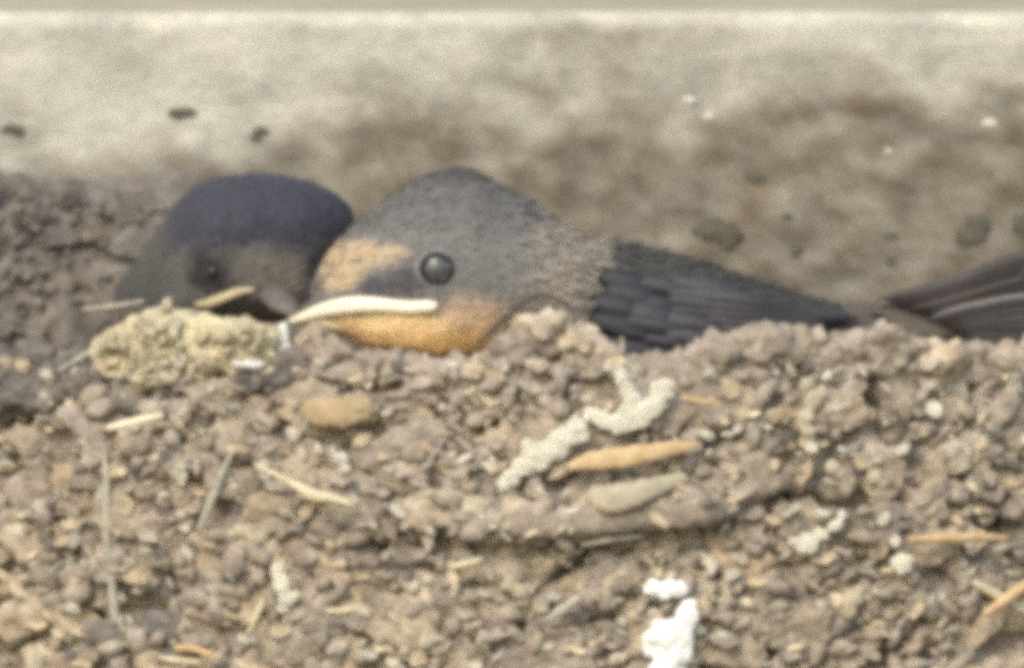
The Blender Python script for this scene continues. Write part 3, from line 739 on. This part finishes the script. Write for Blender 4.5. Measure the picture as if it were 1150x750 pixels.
def blade(name, path_pts, width, colour_, parent, n=16, curl=0.25, tipw=0.25, shaft=True, thick=0.8, edge=None):
    """a single vaned feather: path rows px,py,depth; asymmetric pointed outline, raised shaft, solid thickness"""
    a = cr(path_pts, n); m = 5; V = []; C = []
    for side in (0, 1):
        for i in range(n):
            u = i / (n - 1); p = P(*a[i]); q = P(*a[min(i + 1, n - 1)]) - P(*a[max(i - 1, 0)])
            t = q.normalized(); s = t.cross(Vector((0, 1, 0))).normalized(); nn = Vector((0, -1, 0))
            wv = width * (math.sin(min(1, u * 3.5 + .25) * math.pi / 2)) * (1 if u < .72 else max(.06, math.cos((u - .72) / .28 * math.pi / 2) ** .7))
            for k in range(m):
                x = (k / (m - 1)) * 2 - 1
                V.append(p + s * x * wv * U + nn * ((1 - x * x) * width * curl + (2.0 if k == 2 and shaft else 0) - side * thick) * U)
                cc = np.array(colour_) * (1.5 if k == 2 and shaft else 1) * (1 + .1 * math.sin(i * 7))
                if edge is not None and k == 0: cc = np.array(edge)
                C.append(cc)
    F = []; o2 = n * m
    for i in range(n - 1):
        for k in range(m - 1):
            A = i * m + k; F.append((A, A + m, A + m + 1, A + 1)); F.append((o2 + A, o2 + A + 1, o2 + A + m + 1, o2 + A + m))
    for i in range(n - 1):
        F.append((i * m, o2 + i * m, o2 + (i + 1) * m, (i + 1) * m)); A = i * m + m - 1; F.append((A, A + m, o2 + A + m, o2 + A))
    for k in range(m - 1):
        F.append((k, k + 1, o2 + k + 1, o2 + k)); A = (n - 1) * m + k; F.append((A, o2 + A, o2 + A + 1, A + 1))
    me = mesh(name, V, F); colour(me, np.array(C)); return link(name, me, M_quill, parent)

DK = (0.026, 0.027, 0.034); DK2 = (0.050, 0.050, 0.060)
# folded wing: a coverts pad, with covert feathers and long flight feathers
def wing_pad(rows, parent, colr, name='wing'):
    t = cr(rows, 30); V = []; n = 18
    for (px, tp, bt_, w_, d) in t:
        for k in range(n):
            th = 2 * math.pi * k / n
            V.append(P(px, (tp + bt_) / 2 - (bt_ - tp) / 2 * math.sin(th), d + w_ * math.cos(th)))
    F = [(j * n + k, j * n + (k + 1) % n, (j + 1) * n + (k + 1) % n, (j + 1) * n + k) for j in range(29) for k in range(n)]
    F += [tuple(range(n)), tuple(29 * n + k for k in range(n))]
    me = mesh(name, V, F); colour(me, np.tile(colr, (len(V), 1)) * (1 + .15 * rng.standard_normal((len(V), 1))))
    return link(name, me, M_feather, parent)
wg = wing_pad([(664, 335, 350, 6, 4), (680, 318, 385, 18, 6), (710, 312, 405, 24, 6), (760, 315, 408, 20, 10), (820, 328, 402, 18, 22), (880, 342, 390, 16, 38), (930, 350, 378, 8, 60)], b2, DK)
for r_, (x0, y0, y1, L0, cnt) in enumerate([(690, 318, 396, 56, 7), (725, 318, 402, 66, 7), (765, 322, 402, 74, 6)]):
    for k in range(cnt):
        y = y0 + (y1 - y0) * k / (cnt - 1) + rng.uniform(-4, 4); x = x0 - 20 * math.sin(math.pi * k / (cnt - 1)) + rng.uniform(-14, 10); dd = -22 + r_ * 3 + .012 * (y - 360) ** 2 * .6
        blade('covert_feather', [(x - 6 - rng.uniform(0, 14), y - 3, dd), (x + L0 * .5, y + 6, dd - 2), (x + L0, y + 12, dd + 6)], rng.uniform(7, 15), lerp(DK, DK2, min(1, r_ * .5 + .3 * rng.random())), wg, n=9)
for k in range(8):
    y = 330 + k * 9; x0 = 770
    blade('flight_feather', [(x0 - 20, y - 2, -14 + k * 1.2), (x0 + 70, y + 8 - k * 1.5, -12 + k * 2), (900 + k * 2, 352 + k * 4.0, 22 + k * 2), (960 - k * 9, 357 + k * 3.2, 58)], 10, lerp(DK2, (0.075, 0.068, 0.062), k / 9), wg, n=16)
tl = wing_pad([(900, 345, 385, 30, 92), (940, 348, 378, 26, 92), (985, 352, 372, 12, 92)], b2, DK2, 'tail')
for k in range(5):
    blade('tail_feather', [(900, 352 + k * 6, 78), (950, 352 + k * 5, 76), (1012 - abs(k - 2) * 6, 348 + k * 6, 80)], 9, (0.085, 0.075, 0.066), tl, n=10)

# --- left bird (facing the camera)
def pig1(px, py, d, side=0):
    n = fbm((px * .02, py * .02, 9), 1, 3) * 10
    c = np.array((0.044, 0.046, 0.068))
    c = lerp(c, (0.118, 0.112, 0.110), float(smooth01((py + n - 268) / 34)))
    c = lerp(c, (0.080, 0.078, 0.077), float(smooth01((205 - px) / 30)))
    k = max(sph(px + n, py, 302, 312, 46, 30), sph(px, py + n, 285, 290, 26, 12)); c = lerp(c, (0.185, 0.166, 0.150), k * .85)
    k = max(sph(px, py + n * .5, 240, 309, 27, 20), sph(px + n * .5, py, 228, 292, 14, 14)) * .9; c = lerp(c, (0.024, 0.023, 0.027), k)
    k = sph(px, py, 360, 302, 24, 26); c = lerp(c, (0.030, 0.030, 0.036), k)
    k = float(smooth01((py - 338) / 14)); c = lerp(c, (0.17, 0.145, 0.11), k * .8)
    return c
T1 = [(132, 322, 350, 8, 262), (140, 312, 362, 30, 256), (150, 300, 378, 52, 244), (163, 284, 388, 70, 222), (176, 262, 390, 80, 190), (188, 244, 385, 84, 168), (204, 224, 375, 88, 150), (225, 209, 366, 94, 138), (250, 201, 360, 98, 132), (280, 197, 358, 100, 130),
      (310, 198, 360, 100, 130), (340, 204, 356, 96, 132), (365, 214, 338, 84, 136), (382, 225, 308, 66, 142), (392, 236, 284, 44, 146), (397, 250, 266, 16, 148)]
b1 = empty('swallow', P(250, 400, 180), 'young swallow facing out with dark navy crown, left one of the two heads', 'bird', 'young swallows in the nest')
body1, me1, pos1 = loft_bird('body', T1, pig1, b1)
def flow1(p):
    dx, dy = p[0] - 305, p[1] - 335
    v_ = Vector((dx, 60, -dy)); return v_.normalized()
plumage(me1, pos1, pig1, flow1, 24000, b1, L=(6, 12), W=(1.2, 2.4), lift=.10)
def depth1(px, py):
    t = np.array(T1); tp, bt_, w_, d = (np.interp(px, t[:, 0], t[:, k]) for k in (1, 2, 3, 4))
    v_ = np.clip(abs((py - (tp + bt_) / 2) / ((bt_ - tp) / 2)), 0, 1)
    pw = 2.15 if py < (tp + bt_) / 2 else 3.05
    return d - w_ * (1 - v_ ** pw) ** (1 / pw)
eye(240, 306, depth1(240, 306) + 8, 11, b1, (-.55, -.8, .1), pale=False, mat=M_eye_dark)
eye(362, 300, depth1(362, 300) + 9, 12, b1, (.6, -.8, .1), pale=False, mat=M_eye_dark)
# short broad beak pointing out and a little right, drawn as rings from base to tip
V = []; n = 24
bt1 = cr([(306, 328, 62, 18, 10), (309, 332, 38, 19, 10), (314, 338, 20, 18, 10), (321, 345, 2, 15, 9), (328, 351, -10, 8, 5), (332, 355, -16, 1.5, 1)], 18)
for (px, py, d, rw, rh) in bt1:
    for k in range(n):
        th = 2 * math.pi * k / n; V.append(P(px + rw * math.cos(th), py - rh * math.sin(th), d))
F = [(j * n + k, j * n + (k + 1) % n, (j + 1) * n + (k + 1) % n, (j + 1) * n + k) for j in range(17) for k in range(n)] + [tuple(range(n)), tuple(17 * n + k for k in range(n))]
link('beak', mesh('beak', V, F), M_beak_grey, b1)
tube('gape_flange', [(219, 341, depth1(219, 341) - 2, 3.5), (235, 340, depth1(235, 340) - 3, 6), (252, 334, depth1(252, 334) - 3, 5.5), (268, 328, depth1(268, 328) - 3, 5), (286, 325, depth1(286, 325) - 2, 2)], M_gape_dull, b1, n=26, flat_=.7)
tube('gape_flange', [(366, 325, depth1(366, 325) - 1, 3), (356, 335, depth1(356, 335) - 2, 4), (344, 344, 40, 4), (334, 350, -10, 2.5)], M_lid_pale, b1, n=16, flat_=.7)

# --- third bird at the right edge: wing tips and tail come into the picture, body beyond it
def pig3(px, py, d, side=0):
    return lerp((0.045, 0.043, 0.048), (0.30, 0.24, 0.17), float(smooth01((py - 380) / 40)))
b3 = empty('swallow', P(1240, 440, 110), 'dark folded wings and tail of a swallow reaching in from the right edge', 'bird', 'young swallows in the nest')
T3 = [(1130, 345, 370, 8, 120), (1150, 325, 392, 36, 118), (1180, 300, 415, 66, 112), (1220, 285, 430, 82, 106), (1265, 278, 430, 84, 102), (1305, 262, 412, 82, 98), (1345, 238, 395, 86, 94), (1385, 228, 385, 86, 90), (1420, 240, 368, 70, 86), (1445, 268, 345, 44, 84), (1456, 300, 325, 12, 84)]
body3, me3, pos3 = loft_bird('body', T3, pig3, b3, 60, 40)
plumage(me3, pos3, pig3, lambda p: Vector((-1, .1, -.15)), 6000, b3)
beak_loft('beak', [(1478, 318, 321, 2, 84), (1464, 310, 322, 16, 84), (1448, 302, 324, 30, 84), (1430, 300, 326, 36, 84)], M_beak, b3)
eye(1392, 290, 90 - 82, 16, b3)
wa = wing_pad([(1240, 300, 340, 16, 50), (1200, 288, 330, 18, 44), (1160, 290, 322, 14, 46), (1120, 300, 326, 8, 54), (1085, 312, 328, 4, 62)], b3, (0.038, 0.033, 0.033))
BR = (0.058, 0.050, 0.050); BR2 = (0.034, 0.030, 0.034)
for k in range(7):
    y0 = 290 + k * 7.5; x1 = 985 + k * 11; y1 = 337 + k * 3.4
    blade('flight_feather', [(1215, y0 - 18 + k * 1.5, 34 + k * 1.5), (1140, y0 + 2, 36 + k * 1.5), (1070, (y0 + 6 + y1) / 2 + 2, 46 + k), (x1, y1, 62)], 8.5, lerp(BR, BR2, (k % 3) / 2), wa, n=16, edge=(0.24, 0.215, 0.195) if k == 6 else None, shaft=k == 3)
wb = wing_pad([(1240, 350, 392, 14, 20), (1200, 346, 388, 14, 20), (1160, 350, 384, 10, 24), (1120, 356, 382, 6, 32)], b3, (0.038, 0.033, 0.033))
for k in range(6):
    y0 = 338 + k * 9.5; x1 = 1040 + k * 10; y1 = 360 + k * 3.5
    blade('flight_feather', [(1215, y0 - 2, 14 + k), (1150, y0, 16 + k), (1095, (y0 + y1) / 2 - 1, 26 + k), (x1, y1, 44)], 8.5, lerp(BR2, BR, (k % 3) / 2), wb, n=14, edge=(0.30, 0.27, 0.24) if k in (0, 5) else None, shaft=False)
tl3 = wing_pad([(1160, 345, 380, 14, 96), (1110, 344, 378, 12, 92), (1060, 342, 374, 6, 88)], b3, (0.09, 0.08, 0.07), 'tail')
for k in range(5):
    blade('tail_feather', [(1110, 346 + k * 7, 74), (1050, 345 + k * 7, 72), (978 + abs(k - 1) * 9, 344 + k * 7, 72)], 9, (0.105, 0.09, 0.08), tl3, n=10)

print('pellets', pellet_n)
